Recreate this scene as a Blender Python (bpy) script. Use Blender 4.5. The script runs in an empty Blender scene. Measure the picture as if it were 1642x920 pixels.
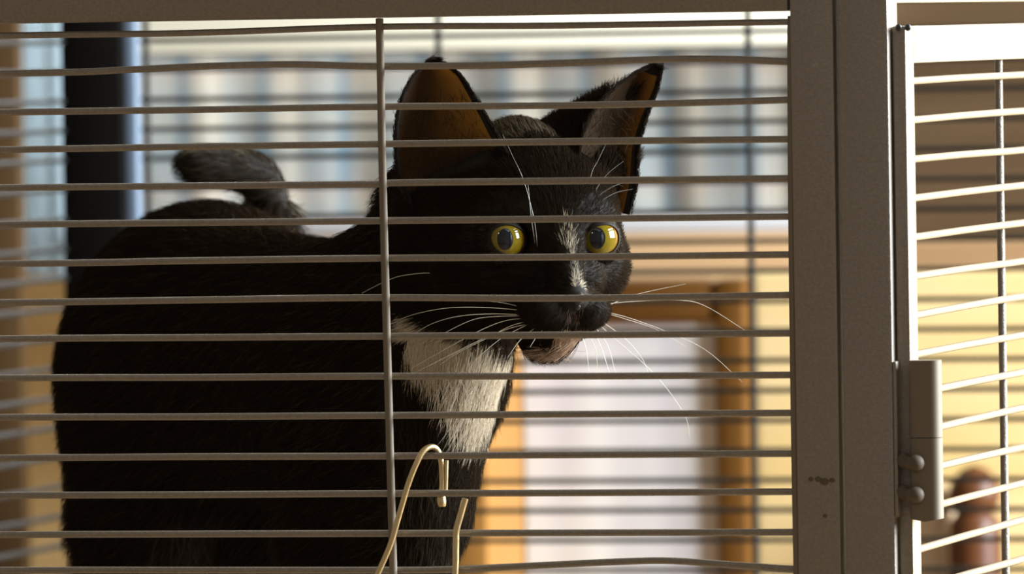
import bpy, math
import numpy as np
from mathutils import Vector, Matrix

# ------------------------------------------------------------------ camera, world, light
F_PX = 16310.8
YAW, PITCH, ROLL, DIST = 0.245768, 0.0265715, -0.0160441, 3.321174
A = np.array([-math.sin(YAW)*math.cos(PITCH), math.cos(YAW)*math.cos(PITCH), -math.sin(PITCH)])
R0 = np.array([math.cos(YAW), math.sin(YAW), 0.0]); U0 = np.cross(R0, A)
R = math.cos(ROLL)*R0 + math.sin(ROLL)*U0
U = -math.sin(ROLL)*R0 + math.cos(ROLL)*U0
CAM = -A*DIST
scene = bpy.context.scene
col = scene.collection
cd = bpy.data.cameras.new('camera'); cam = bpy.data.objects.new('camera', cd); col.objects.link(cam)
cd.sensor_width = 36.0; cd.lens = F_PX*36.0/1642.0
cam.matrix_world = Matrix(((R[0], U[0], -A[0], CAM[0]), (R[1], U[1], -A[1], CAM[1]), (R[2], U[2], -A[2], CAM[2]), (0, 0, 0, 1)))
cd.clip_start = 0.05; cd.clip_end = 50
cd.dof.use_dof = True; cd.dof.focus_distance = 3.375; cd.dof.aperture_fstop = 24.0
scene.camera = cam

world = bpy.data.worlds.new('room_light'); scene.world = world; world.use_nodes = True
world.node_tree.nodes['Background'].inputs[0].default_value = (1.0, 0.90, 0.76, 1)
world.node_tree.nodes['Background'].inputs[1].default_value = 0.29
vs = scene.view_settings
vs.view_transform = 'Standard'; vs.look = 'None'; vs.gamma = 1.0; vs.use_curve_mapping = False; vs.exposure = 0.0

def area(name, loc, target, sx, sy, power, color):
    l = bpy.data.lights.new(name, 'AREA'); l.shape = 'RECTANGLE'; l.size = sx; l.size_y = sy
    l.energy = power; l.color = color
    o = bpy.data.objects.new(name, l); col.objects.link(o); o.location = loc
    d = Vector(target) - Vector(loc); o.rotation_euler = d.to_track_quat('-Z', 'Y').to_euler()
    return o
# daylight through the window in the right-hand wall, behind the plane of the cage front
area('window_light', (1.75, 0.78, 0.62), (0.0, 0.78, 0.0), 1.15, 1.1, 330.0, (0.80, 0.91, 1.0))
# daylight behind the plaid curtain, stronger towards the left
area('curtain_daylight', (-0.70, 1.95, 0.20), (-0.66, 1.5, 0.12), 0.36, 0.42, 7.0, (0.85, 0.95, 1.0))
# small ceiling lamp in front of the cage
area('ceiling_lamp', (0.20, -2.25, 1.30), (0.0, 0.1, 0.0), 0.17, 0.17, 2.0, (1.0, 0.93, 0.82))

# ------------------------------------------------------------------ helpers
def at(px, py, Y):
    """point where the line of sight through a photo pixel meets the plane y = Y"""
    d = A + R*(px-821.0)/F_PX + U*(460.0-py)/F_PX
    return CAM + d*((Y-CAM[1])/d[1])
def atx(px, py, X):
    d = A + R*(px-821.0)/F_PX + U*(460.0-py)/F_PX
    return CAM + d*((X-CAM[0])/d[0])

def srgb(r, g, b):
    f = lambda c: (c/255.0)/12.92 if c/255.0 <= 0.04045 else ((c/255.0+0.055)/1.055)**2.4
    return (f(r), f(g), f(b), 1.0)

def mat(name, color, rough=0.6, metal=0.0, spec=0.5):
    m = bpy.data.materials.new(name); m.use_nodes = True
    b = m.node_tree.nodes['Principled BSDF']
    b.inputs['Base Color'].default_value = tuple(color[:3]) + (1.0,)
    b.inputs['Roughness'].default_value = rough; b.inputs['Metallic'].default_value = metal
    b.inputs['Specular IOR Level'].default_value = spec
    return m
def nd(m, t, **kw):
    n = m.node_tree.nodes.new(t)
    for k, v in kw.items():
        if hasattr(n, k): setattr(n, k, v)
        else: n.inputs[k].default_value = v
    return n
def ln(m, a, b): m.node_tree.links.new(a, b)
def bsdf(m): return m.node_tree.nodes['Principled BSDF']
def noise_mix(m, scale, c1, c2, vec_scale=(1, 1, 1), lo=0.35, hi=0.65, detail=4.0):
    tc = nd(m, 'ShaderNodeTexCoord'); mp = nd(m, 'ShaderNodeMapping'); mp.inputs['Scale'].default_value = vec_scale
    ln(m, tc.outputs['Object'], mp.inputs['Vector'])
    n = nd(m, 'ShaderNodeTexNoise'); n.inputs['Scale'].default_value = scale; n.inputs['Detail'].default_value = detail
    ln(m, mp.outputs[0], n.inputs['Vector'])
    r = nd(m, 'ShaderNodeValToRGB'); r.color_ramp.elements[0].position = lo; r.color_ramp.elements[1].position = hi
    r.color_ramp.elements[0].color = c1; r.color_ramp.elements[1].color = c2
    ln(m, n.outputs[0], r.inputs[0]); ln(m, r.outputs[0], bsdf(m).inputs['Base Color'])
    return n, r
def bump(m, src, strength, dist):
    b = nd(m, 'ShaderNodeBump'); b.inputs['Strength'].default_value = strength; b.inputs['Distance'].default_value = dist
    ln(m, src, b.inputs['Height']); ln(m, b.outputs[0], bsdf(m).inputs['Normal'])

def link(name, me, m=None, parent=None, smooth=True):
    o = bpy.data.objects.new(name, me); col.objects.link(o)
    if m is not None:
        for q in (m if isinstance(m, (list, tuple)) else [m]): me.materials.append(q)
    if parent is not None: o.parent = parent
    if smooth: me.shade_smooth()
    return o
def tag(o, label=None, cat=None, group=None, kind=None):
    if label: o['label'] = label
    if cat: o['category'] = cat
    if group: o['group'] = group
    if kind: o['kind'] = kind
    return o
def empty(name, loc=(0, 0, 0)):
    o = bpy.data.objects.new(name, None); col.objects.link(o); o.location = loc
    o.empty_display_size = 0.05
    return o
def pymesh(name, v, f):
    me = bpy.data.meshes.new(name); me.from_pydata([tuple(map(float, p)) for p in v], [], f); me.update(); return me

class MB:
    """collects shapes; build() links them as one mesh object"""
    def __init__(s): s.v = []; s.f = []
    def add(s, v, f):
        n = len(s.v); s.v += [tuple(map(float, p)) for p in v]; s.f += [tuple(i+n for i in q) for q in f]
    def box(s, lo, hi, bevel=0.0):
        (x0, y0, z0), (x1, y1, z1) = lo, hi
        b = min(bevel, (x1-x0)*.45, (y1-y0)*.45, (z1-z0)*.45)
        if b <= 0:
            v = [(x, y, z) for x in (x0, x1) for y in (y0, y1) for z in (z0, z1)]
            s.add(v, [(0, 1, 3, 2), (4, 6, 7, 5), (0, 4, 5, 1), (2, 3, 7, 6), (0, 2, 6, 4), (1, 5, 7, 3)]); return
        import bmesh
        bm = bmesh.new()
        vs_ = [bm.verts.new((x, y, z)) for x in (x0, x1) for y in (y0, y1) for z in (z0, z1)]
        for q in [(0, 1, 3, 2), (4, 6, 7, 5), (0, 4, 5, 1), (2, 3, 7, 6), (0, 2, 6, 4), (1, 5, 7, 3)]:
            bm.faces.new([vs_[i] for i in q])
        bmesh.ops.bevel(bm, geom=bm.edges[:], offset=b, segments=2, profile=0.6, affect='EDGES')
        bm.verts.index_update()
        s.add([w.co[:] for w in bm.verts], [[w.index for w in fc.verts] for fc in bm.faces]); bm.free()
    def tube(s, pts, rad, n=10, cap=True):
        pts = [np.array(p, float) for p in pts]
        rad = rad if isinstance(rad, (list, tuple, np.ndarray)) else [rad]*len(pts)
        t0 = pts[1]-pts[0]; up = np.array([0, 0, 1.0]) if abs(t0[2]) < 0.9*np.linalg.norm(t0) else np.array([0, 1.0, 0])
        rings = []; nn = np.cross(t0, up); nn /= np.linalg.norm(nn)
        for i, p in enumerate(pts):
            t = pts[min(i+1, len(pts)-1)] - pts[max(i-1, 0)]; t /= np.linalg.norm(t)
            nn = nn - t*(nn@t); nn /= np.linalg.norm(nn); bb = np.cross(t, nn)
            rings.append([p + rad[i]*(math.cos(2*math.pi*k/n)*nn + math.sin(2*math.pi*k/n)*bb) for k in range(n)])
        v = [q for r in rings for q in r]; f = []
        for i in range(len(pts)-1):
            for k in range(n):
                f.append((i*n+k, i*n+(k+1) % n, (i+1)*n+(k+1) % n, (i+1)*n+k))
        if cap:
            f.append(tuple(range(n))[::-1]); f.append(tuple((len(pts)-1)*n+k for k in range(n)))
        s.add(v, f)
    def sphere(s, c, r, nu=14, nv=10):
        r = np.array(r if hasattr(r, '__len__') else (r, r, r)); v = []; f = []
        for j in range(nv+1):
            th = math.pi*j/nv
            for i in range(nu):
                ph = 2*math.pi*i/nu
                v.append(np.array(c)+r*np.array([math.sin(th)*math.cos(ph), math.sin(th)*math.sin(ph), math.cos(th)]))
        for j in range(nv):
            for i in range(nu):
                f.append((j*nu+i, j*nu+(i+1) % nu, (j+1)*nu+(i+1) % nu, (j+1)*nu+i))
        s.add(v, f)
    def build(s, name, m, parent=None, smooth=True):
        me = pymesh(name, s.v, s.f)
        o = link(name, me, m, parent, False)
        if smooth: me.shade_smooth(); me.set_sharp_from_angle(angle=math.radians(42))
        if parent is not None:
            p = Vector(parent_world(parent)); me.transform(Matrix.Translation(-p))
        return o
def parent_world(o):
    v = Vector((0, 0, 0))
    while o is not None: v += o.location; o = o.parent
    return v
def spline(pts, n=8):
    P = [np.array(p, float) for p in pts]; P = [2*P[0]-P[1]] + P + [2*P[-1]-P[-2]]; out = []
    for i in range(1, len(P)-2):
        for k in range(n):
            t = k/n; a, b, c, d = P[i-1], P[i], P[i+1], P[i+2]
            out.append(0.5*((2*b)+(c-a)*t+(2*a-5*b+4*c-d)*t*t+(3*b-a-3*c+d)*t**3))
    out.append(P[-2]); return out

# ------------------------------------------------------------------ materials
M = {}
def paint(name, spots=True, DK=1.0):
    m = mat(name, (0.17, 0.14, 0.105), 0.42, 0.0, 0.8); bsdf(m).inputs['Coat Weight'].default_value = 0.6; bsdf(m).inputs['Coat Roughness'].default_value = 0.3
    n, r = noise_mix(m, 900.0, (DK*0.150, DK*0.117, DK*0.083, 1), (DK*0.200, DK*0.160, DK*0.118, 1), (1, 1, 1), 0.3, 0.7, 3.0)
    if spots:   # dust and small light chips
        tc = nd(m, 'ShaderNodeTexCoord'); n2 = nd(m, 'ShaderNodeTexNoise'); n2.inputs['Scale'].default_value = 260; n2.inputs['Detail'].default_value = 2
        ln(m, tc.outputs['Object'], n2.inputs['Vector'])
        r2 = nd(m, 'ShaderNodeValToRGB'); r2.color_ramp.elements[0].position = 0.74; r2.color_ramp.elements[1].position = 0.8
        r2.color_ramp.elements[1].color = (0.5, 0.5, 0.5, 1)
        mx = nd(m, 'ShaderNodeMix'); mx.data_type = 'RGBA'
        ln(m, n2.outputs[0], r2.inputs[0]); ln(m, r2.outputs[0], mx.inputs[0]); ln(m, r.outputs[0], mx.inputs[6]); mx.inputs[7].default_value = (0.34, 0.30, 0.24, 1)
        ln(m, mx.outputs[2], bsdf(m).inputs['Base Color'])
    n3 = nd(m, 'ShaderNodeTexNoise'); n3.inputs['Scale'].default_value = 1500; n3.inputs['Detail'].default_value = 1
    tc3 = nd(m, 'ShaderNodeTexCoord'); ln(m, tc3.outputs['Object'], n3.inputs['Vector'])
    bump(m, n3.outputs[0], 0.35, 0.0006)
    return m
M['paint'] = paint('hammered_taupe_paint')
M['wire'] = paint('taupe_wire_paint', False)
M['matte'] = mat('matte_taupe_paint', (0.165, 0.132, 0.098), 0.7, 0, 0.2)
M['weld'] = mat('weld_paint', (0.10, 0.075, 0.05), 0.6, 0, 0.25)
M['shade_wire'] = mat('shade_wire_tone', (0.022, 0.020, 0.018), 0.5, 0, 0.25)  # shade put into the colour of the rear and left wall bars
M['black'] = mat('near_black_post', (0.006, 0.005, 0.004), 0.9, 0, 0.03)  # near-black base, used on the rear left post only
M['brass'] = mat('brass_wire', (0.62, 0.47, 0.25), 0.32, 0.9)
def wood(name, c1, c2, vs_, rough=0.5, scale=6.0):
    m = mat(name, c1, rough, 0, 0.2); n, r = noise_mix(m, scale, c1, c2, vs_, 0.3, 0.7, 6.0)
    bump(m, n.outputs[0], 0.15, 0.002); return m

# ------------------------------------------------------------------ setting
FLOOR_Z = -0.95
wall_y = 1.66
pine = wood('pine_boarding', (0.62, 0.40, 0.16, 1), (0.82, 0.58, 0.27, 1), (1.0, 1.0, 9.0), 0.6, 3.0)
# plank joints every 9 cm, cut into the pine bump
WX0, WX1, WZ0, WZ1 = -0.90, -0.47, 0.02, 0.46
b = MB(); b.box((-2.4, wall_y, FLOOR_Z), (WX0, wall_y+0.1, 1.6)); b.box((WX1, wall_y, FLOOR_Z), (2.2, wall_y+0.1, 1.6))
b.box((WX0, wall_y, FLOOR_Z), (WX1, wall_y+0.1, WZ0)); b.box((WX0, wall_y, WZ1), (WX1, wall_y+0.1, 1.6)); tag(b.build('wall_back', pine, None, False), 'pine boarded wall behind the cage', kind='structure')
wf = MB()
for q in (((WX0, wall_y+0.03, WZ0), (WX0+0.02, wall_y+0.06, WZ1)), ((WX1-0.02, wall_y+0.03, WZ0), (WX1, wall_y+0.06, WZ1)), ((WX0+0.02, wall_y+0.03, WZ0), (WX1-0.02, wall_y+0.06, WZ0+0.02)), ((WX0+0.02, wall_y+0.03, WZ1-0.02), (WX1-0.02, wall_y+0.06, WZ1))): wf.box(*q)
w1 = wf.build('window_1', mat('white_window_paint', (0.7, 0.7, 0.68), 0.5), None, False); tag(w1, 'small window behind the curtain', kind='structure')
gl = mat('window_glass', (1, 1, 1), 0.02)
gt = nd(gl, 'ShaderNodeBsdfTransparent'); gm = nd(gl, 'ShaderNodeMixShader'); gm.inputs[0].default_value = 0.93
ln(gl, bsdf(gl).outputs[0], gm.inputs[1]); ln(gl, gt.outputs[0], gm.inputs[2]); ln(gl, gm.outputs[0], gl.node_tree.nodes['Material Output'].inputs['Surface'])
wg = MB(); wg.box((WX0+0.02, wall_y+0.044, WZ0+0.02), (WX1-0.02, wall_y+0.047, WZ1-0.02)); wg.build('window_pane', gl, w1, False)
b = MB(); b.box((-2.4, -3.9, FLOOR_Z-0.05), (2.2, wall_y+0.1, FLOOR_Z)); tag(b.build('floor', wood('floor_wood', (0.22, 0.14, 0.07, 1), (0.3, 0.2, 0.1, 1), (8, 1, 1)), None, False), 'brown wooden floor', kind='structure')

# ------------------------------------------------------------------ the cage
S = 0.0127
ZROW = lambda i: 0.0852 - i*S
XL, XR, YB = -0.43, 0.1265, 1.0
Z_LOW, Z_TOP = -0.215, 0.128
cage = empty('pet_cage', (XL, 0, FLOOR_Z))
tag(cage, 'tall taupe painted steel wire cage with the black and white cat inside', 'cage')
BR = 0.00118
# posts (square tube, all four corners)
for (x0, x1, y0, y1) in ((0.1100, 0.1268, -0.0010, 0.0150), (-0.452, -0.427, -0.001, 0.02), (-0.4435, -0.4165, 0.976, 1.0), (0.108, 0.1268, 0.985, 1.004)):
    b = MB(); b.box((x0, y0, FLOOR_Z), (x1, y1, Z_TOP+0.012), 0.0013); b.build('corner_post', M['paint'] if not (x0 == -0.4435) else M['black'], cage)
# rails of the cage body, above the door openings
b = MB(); b.box((0.1135, 0.0155, 0.0905), (0.1262, 0.984, 0.108), 0.001); b.build('side_top_rail', M['paint'], cage)
b = MB(); b.box((-0.4165, 0.986, 0.098), (0.108, 1.0, 0.125), 0.001); b.build('rear_top_rail', M['paint'], cage)
b = MB(); b.box((-0.441, 0.02, 0.098), (-0.428, 0.976, 0.125), 0.001); b.build('left_top_rail', M['paint'], cage)
b = MB(); b.box((-0.4260, 0.003, Z_LOW-0.022), (0.109, 0.98, Z_LOW), 0.001); b.build('floor_tray', M['paint'], cage)

# front door: frame, wires; parts of it are sub-parts
front = empty('front_door'); front.parent = cage; front.location = (-XL+0.0945, 0.0, -FLOOR_Z)
b = MB()
zs0 = at(1300, 22, 0.0)[2]
b.box((-0.405, -0.001, 0.0885), (0.0938, 0.012, 0.1240), 0.0011); b.build('top_rail', M['paint'], front)
b = MB(); b.box((0.0944, -0.0013, Z_LOW), (0.1088, 0.012, 0.1240), 0.0011); b.build('stile', M['paint'], front)
b = MB(); b.box((-0.425, -0.001, Z_LOW), (-0.4055, 0.012, 0.1240), 0.0011); b.build('stile', M['paint'], front)
b = MB(); b.box((-0.405, -0.001, Z_LOW), (0.0940, 0.012, Z_LOW+0.018), 0.0011); b.build('bottom_rail', M['paint'], front)
def w(px, py, Y=0.0): return at(px, py, Y)
YH = 0.0028           # horizontals sit behind the verticals
rows = [
 [(0, 57), (300, 53), (600, 43), (900, 41), (1268, 35)],
 [(0, 118), (200, 112), (330, 106), (470, 103), (600, 106), (760, 105), (900, 101), (1060, 95), (1170, 95), (1265, 99)],
 [(0, 180), (300, 176), (600, 171), (900, 169), (1100, 165), (1265, 160)],
 [(0, 240), (300, 235), (600, 231), (900, 227), (1265, 223)],
 [(0, 301), (300, 298), (600, 295), (640, 293), (900, 290), (1265, 286)],
 [(0, 360), (300, 357), (600, 354), (900, 351), (1265, 347)],
 [(0, 423), (300, 418), (600, 414), (900, 412), (1265, 408)],
 [(0, 485), (300, 481), (600, 477), (900, 478), (1265, 473)],
 [(0, 543), (300, 541), (600, 539), (900, 537), (1265, 534)],
 [(0, 606), (300, 605), (600, 603), (900, 603), (1265, 601)],
 [(0, 669), (300, 668), (600, 666), (900, 664), (1265, 662)],
 [(0, 734), (300, 732), (600, 731), (900, 729), (1265, 727)],
 [(0, 794), (300, 793), (600, 791), (900, 790), (1265, 788)],
 [(0, 857), (300, 856), (600, 855), (900, 854), (1265, 853)],
 [(0, 914), (300, 914), (600, 914), (720, 913), (850, 907), (1000, 900), (1080, 899), (1180, 906), (1265, 912)],
]
xr_end = 0.0950; xl_end = -0.4060
for i, rw in enumerate(rows):
    P = [w(px, py, YH) for px, py in rw]
    P = spline([np.array([xl_end, YH, P[0][2]])] + P + [np.array([xr_end, YH, P[-1][2]])], 5)
    b = MB(); b.tube(P, BR if i else BR*0.95, 10); b.build('horizontal_bar', M['wire'], front)
for i in range(15, 22):
    b = MB(); b.tube([(xl_end, YH, ZROW(i)), (xr_end, YH, ZROW(i))], BR, 10); b.build('horizontal_bar', M['wire'], front)
top = w(607, 36); bot = w(629, 918)
for pts in ([w(606, 30), w(609, 90), w(612, 250), w(618, 480), w(624, 700), w(630, 918)],
            [w(1267, 26), w(1268, 100), w(1270, 400), w(1274, 700), w(1278, 918)]):
    pts = spline([p + np.array([0, 0.0006 if k else 0.002, 0]) for k, p in enumerate(pts)], 4)
    pts.append(np.array([pts[-1][0]+0.001, 0.0006, Z_LOW+0.01]))
    b = MB(); b.tube(pts, BR*1.12, 10); b.build('vertical_bar', M['matte'], front)
for k in (1, 2):
    x = -0.0430 - 0.137*k
    b = MB(); b.tube([(x, 0.0004, Z_LOW+0.01), (x, 0.0004, 0.09)], BR*1.12, 10); b.build('vertical_bar', M['matte'], front)
# small weld scars on the stile
for (px, py, r_) in ((1300, 768, 0.0009), (1312, 768, 0.0011), (1322, 772, 0.0015), (1334, 770, 0.001), (1323, 827, 0.0008)):
    b = MB(); b.sphere(at(px, py, -0.0013), (r_, 0.0004, r_*0.8)); b.build('weld_spot', M['weld'], front)

# side door (opening in the right-hand side of the cage)
side = empty('side_door'); side.parent = cage; side.location = (-XL+0.1268, 0.0, -FLOOR_Z)
XS0, XS1 = 0.1274, 0.1318
zt = atx(1475, 41, XS1)[2]; zb_ = atx(1475, 101, XS1)[2]
y_s0, y_s1 = 0.0030, 0.0160
b = MB(); b.box((XS0, y_s0, Z_LOW), (XS1, y_s1, zt), 0.0006); b.build('stile', M['paint'], side)
b = MB(); b.box((XS0, 0.955, Z_LOW), (XS1, 0.975, zt), 0.0006); b.build('stile', M['paint'], side)
b = MB(); b.box((XS0, y_s1+0.0006, zb_), (XS1, 0.9545, zt), 0.0008); b.build('top_rail', M['paint'], side)
b = MB(); b.box((XS0, y_s1+0.0006, Z_LOW), (XS1, 0.9545, Z_LOW+0.014), 0.0008); b.build('bottom_rail', M['paint'], side)
XH = 0.1300
zr = lambda i: 0.0655 - i*S
for i in range(0, 21):
    dz = 0.0004*math.sin(i*2.3)
    b = MB(); b.tube([(XH, y_s1-0.001, zr(i)-0.0003), (XH, 0.10, zr(i)+dz*0.4), (XH, 0.18, zr(i)+dz), (XH, 0.5, zr(i)), (XH, 0.956, zr(i))], BR*1.05, 10); b.build('horizontal_bar', M['wire'], side)
xv = XH-0.0024
for k in range(6):
    y = 0.176+0.137*k
    pts = [(xv, y, Z_LOW+0.01), (xv, y+0.002*math.sin(k), -0.05), (xv, y, 0.05), (xv+0.0005, y-0.002, zb_+0.001)]
    b = MB(); b.tube(spline(pts, 4), BR*1.15, 10); b.build('vertical_bar', M['wire'], side)
# dark rivets at the top of the side door
for (px, py) in ((1441, 44), (1456, 44)):
    q = at(px, py, 0.0025); b = MB(); b.sphere((q[0], q[1]-0.0004, q[2]), (0.0011, 0.0008, 0.0012)); b.build('rivet', mat('rivet_black', (0.02, 0.02, 0.02), 0.4) if px < 1450 else bpy.data.materials['rivet_black'], side)

# hinge between the corner post and the side door
hinge = empty('hinge'); hinge.parent = cage; hinge.location = (-XL+0.1350, 0.0, -FLOOR_Z)
zh0 = at(1480, 832, -0.002)[2]; zh1 = at(1480, 578, -0.002)[2]; zm = at(1480, 702, -0.002)[2]
hx = (at(1456, 700, -0.002)[0]+at(1506, 700, -0.002)[0])/2; hr = (at(1506, 700, -0.002)[0]-at(1456, 700, -0.002)[0])/2
def barrel(z0, z1, cut):
    v = []; f = []; n = 28
    for k in range(n):
        a_ = 2*math.pi*k/n; sx = math.copysign(abs(math.cos(a_))**0.6, math.cos(a_)); sy = math.copysign(abs(math.sin(a_))**0.6, math.sin(a_))
        x = hx+hr*sx; y = 0.0022+0.0042*sy
        dz = -cut*(1-abs(sx)) if cut else 0.0
        v += [(x, y, z0+dz), (x, y, z1)]
    for k in range(n):
        j = (k+1) % n; f.append((2*k, 2*j, 2*j+1, 2*k+1))
    f.append(tuple(2*k for k in range(n))[::-1]); f.append(tuple(2*k+1 for k in range(n)))
    return v, f
for (z0, z1, c_) in ((zm+0.00012, zh1, 0), (zh0, zm-0.00012, 0.0009)):
    b = MB(); b.add(*barrel(z0, z1, c_)); b.build('hinge_barrel', M['matte'], hinge)
b = MB(); b.box((0.1268, -0.0012, at(1445, 828, 0)[2]), (0.1280, 0.0105, at(1445, 579, 0)[2]), 0.0004); b.build('hinge_leaf', M['paint'], hinge)
for (py, dx) in ((738, 0.0), (789, 0.0004)):
    q0 = at(1449, py, -0.001); q1 = at(1468, py+4, -0.0022)
    b = MB(); b.tube(spline([q0, (q0+q1)/2+np.array([0, -0.0006, -0.0004]), q1], 5), [0.0021]*5+[0.0024]*6, 12)
    b.sphere(q1, (0.0031, 0.0026, 0.0029)); b.sphere(q0, (0.0022, 0.0018, 0.0025)); b.build('weld_blob', M['weld'], hinge)

# rear wall of bars and left wall of bars
b = MB(); b.box((-0.4163, 0.9805, Z_LOW), (-0.4112, 0.9885, 0.0975), 0.0008); b.build('lit_edge_strip', mat('lit_edge_blue_grey', (0.14, 0.18, 0.24), 0.6), cage)  # added strip; its blue-grey stands in for daylight on the post's side
rear = empty('rear_wall'); rear.parent = cage; rear.location = (-XL, YB, -FLOOR_Z)
zr1 = at(1100, 579, 0.99)[2]
for i in range(-13, 15):
    z = zr1 - i*S
    if z > 0.097 or z < Z_LOW: continue
    b = MB(); b.tube([(-0.4185, 0.992, z), (0.109, 0.992, z)], BR, 8); b.build('horizontal_bar', M['shade_wire'], rear)
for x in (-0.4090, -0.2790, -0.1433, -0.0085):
    b = MB(); b.tube([(x, 0.9895, Z_LOW), (x, 0.9895, 0.1)], BR*1.25, 8); b.build('vertical_bar', M['shade_wire'], rear)
left = empty('left_wall'); left.parent = cage; left.location = (0, 0.5, -FLOOR_Z)
for i in range(-13, 15):
    z = zr1 - i*S
    if z > 0.097 or z < Z_LOW: continue
    b = MB(); b.tube([(-0.4425, 0.018, z), (-0.4425, 0.978, z)], BR, 8); b.build('horizontal_bar', M['shade_wire'], left)
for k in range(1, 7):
    b = MB(); b.tube([(-0.4400, 0.137*k, Z_LOW), (-0.4400, 0.137*k, 0.1)], BR*1.15, 8); b.build('vertical_bar', M['shade_wire'], left)

# ------------------------------------------------------------------ bent brass wire hanging on the front bars
hook = empty('wire_hook', tuple(at(660, 1000, -0.003)))
tag(hook, 'bent brass-coloured wire hook hanging over a front cage bar below the cat', 'hook')
YK = -0.0022
P = [at(585, 960, YK-0.002), at(607, 917, YK-0.0015), at(627, 870, YK-0.0012), at(640, 825, YK-0.001), at(655, 775, YK-0.001), at(669, 740, YK-0.0008),
     at(680, 722, YK+0.0008), at(693, 716, YK+0.0035), at(703, 724, YK+0.0060), at(708, 745, YK+0.0072), at(709, 775, YK+0.0074), at(708, 800, YK+0.0074), at(709, 812, YK+0.0074)]
sp_ = spline(P, 6); rr = [0.00095]*len(sp_)
for k in range(13): rr[-1-k] = 0.0009+0.0006*math.sin(math.pi*min(1, k/12.0+0.12))
b = MB(); b.tube(sp_, rr, 10); b.build('hooked_wire', M['brass'], hook)
P = [at(585, 960, YK-0.002), at(640, 1000, YK-0.002), at(715, 985, YK-0.002), at(729, 925, YK-0.0016), at(731, 870, YK-0.0014), at(732, 850, YK-0.0014), at(740, 820, YK-0.0012), at(746, 799, YK-0.0010)]
b = MB(); b.tube(spline(P, 6), 0.00105, 10); b.build('straight_prong', M['brass'], hook)
b = MB(); b.tube([at(711, 738, YK+0.0074)+np.array([0.0011, 0, 0]), at(711, 790, YK+0.0074)+np.array([0.0008, 0, 0])], 0.0006, 8); b.build('hooked_wire_end', M['brass'], hook)

# ------------------------------------------------------------------ the cat
D0 = 3.43; K = D0/F_PX
TH = math.radians(25)
def cp(px, py, W):
    d = D0 + W*K
    return np.array([(px-821.0)/F_PX*d/K, (460.0-py)/F_PX*d/K, W], float)
HC = cp(838, 384, 0)                                   # head origin at eye level
HR = np.array([math.cos(TH), 0, math.sin(TH)]); HU = np.array([0, 1.0, 0]); HF = np.array([math.sin(TH), 0, -math.cos(TH)])
def hp(h, v, f): return HC + HR*h + HU*v + HF*f
def to_world(p):                                        # camera-frame units -> world
    p = np.asarray(p, float)
    return CAM + np.outer(p[..., 0].ravel()*K, R) + np.outer(p[..., 1].ravel()*K, U) + np.outer(D0+p[..., 2].ravel()*K, A)
H = 6.0
lo = np.array([-780.0, -990.0, -270.0]); hi = np.array([270.0, 320.0, 1330.0])
N = np.ceil((hi-lo)/H).astype(int)
AX = [lo[i]+H*np.arange(N[i]) for i in range(3)]
def smin(a, b_, k):
    h = np.clip(0.5+0.5*(b_-a)/k, 0, 1); return b_*(1-h)+a*h-k*h*(1-h)
class Field:
    def __init__(s): s.F = np.full(N, 400.0, np.float32)
    def put(s, fn, c, ext, k, sub=False):
        c = np.array(c); i0 = np.maximum(0, ((c-ext-k-20-lo)/H).astype(int)); i1 = np.minimum(N, ((c+ext+k+20-lo)/H).astype(int)+1)
        if (i1 <= i0).any(): return
        sl = tuple(slice(a_, b_) for a_, b_ in zip(i0, i1))
        X, Y, Z = np.meshgrid(*[AX[i][sl[i]] for i in range(3)], indexing='ij')
        d = fn(X, Y, Z).astype(np.float32)
        if sub: s.F[sl] = -smin(-s.F[sl], d, k)
        else: s.F[sl] = smin(s.F[sl], d, k)
    def ell(s, c, r, k, rot=None, sub=False):
        r = np.array(r, float); c = np.array(c)
        Rm = np.eye(3) if rot is None else np.array(rot)
        def fn(X, Y, Z):
            P = np.stack([X-c[0], Y-c[1], Z-c[2]], -1)@Rm.T
            k0 = np.sqrt(((P/r)**2).sum(-1)); k1 = np.sqrt(((P/r**2)**2).sum(-1))+1e-9
            return k0*(k0-1)/k1
        s.put(fn, c, np.full(3, r.max()), k, sub)
    def cone(s, a_, b_, ra, rb, k):
        a_ = np.array(a_); b_ = np.array(b_)
        ba = b_-a_; L2 = ba@ba
        def fn(X, Y, Z):
            t = np.clip(((X-a_[0])*ba[0]+(Y-a_[1])*ba[1]+(Z-a_[2])*ba[2])/L2, 0, 1)
            return np.sqrt((X-a_[0]-ba[0]*t)**2+(Y-a_[1]-ba[1]*t)**2+(Z-a_[2]-ba[2]*t)**2)-(ra+(rb-ra)*t)
        s.put(fn, (a_+b_)/2, np.abs(ba)/2+max(ra, rb), k)
HROT = np.array([HR, HU, HF])
head = Field()
head.ell(hp(0, 38, 5), (150, 120, 150), 20, HROT)
head.ell(hp(0, 105, -25), (74, 88, 100), 35, HROT)
head.ell(hp(0, -35, 45), (128, 95, 100), 30, HROT)
for sg in (-1, 1):
    head.ell(hp(sg*96, -40, 34), (68, 66, 66), 35, HROT)
    head.ell(hp(sg*57, 44, 95), (52, 30, 38), 25, HROT)             # brow
    head.ell(hp(sg*34, -112, 158), (42, 32, 42), 16, HROT)           # whisker pad
    head.ell(hp(sg*46, -60, 112), (38, 34, 36), 20, HROT)            # under the eye
head.cone(hp(0, 25, 112), hp(0, -82, 180), 38, 25, 22)               # nose bridge
head.ell(hp(0, -94, 196), (21, 16, 20), 10, HROT)
head.ell(hp(-2, -142, 136), (29, 21, 34), 14, HROT)                   # chin
head.ell(hp(0, -120, 90), (70, 55, 60), 30, HROT)                    # jaw
head.ell(hp(0, -130, 138), (44, 24, 42), 14, HROT)
EYE = [(-88, 0, 106), (77, 1, 106)]
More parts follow.
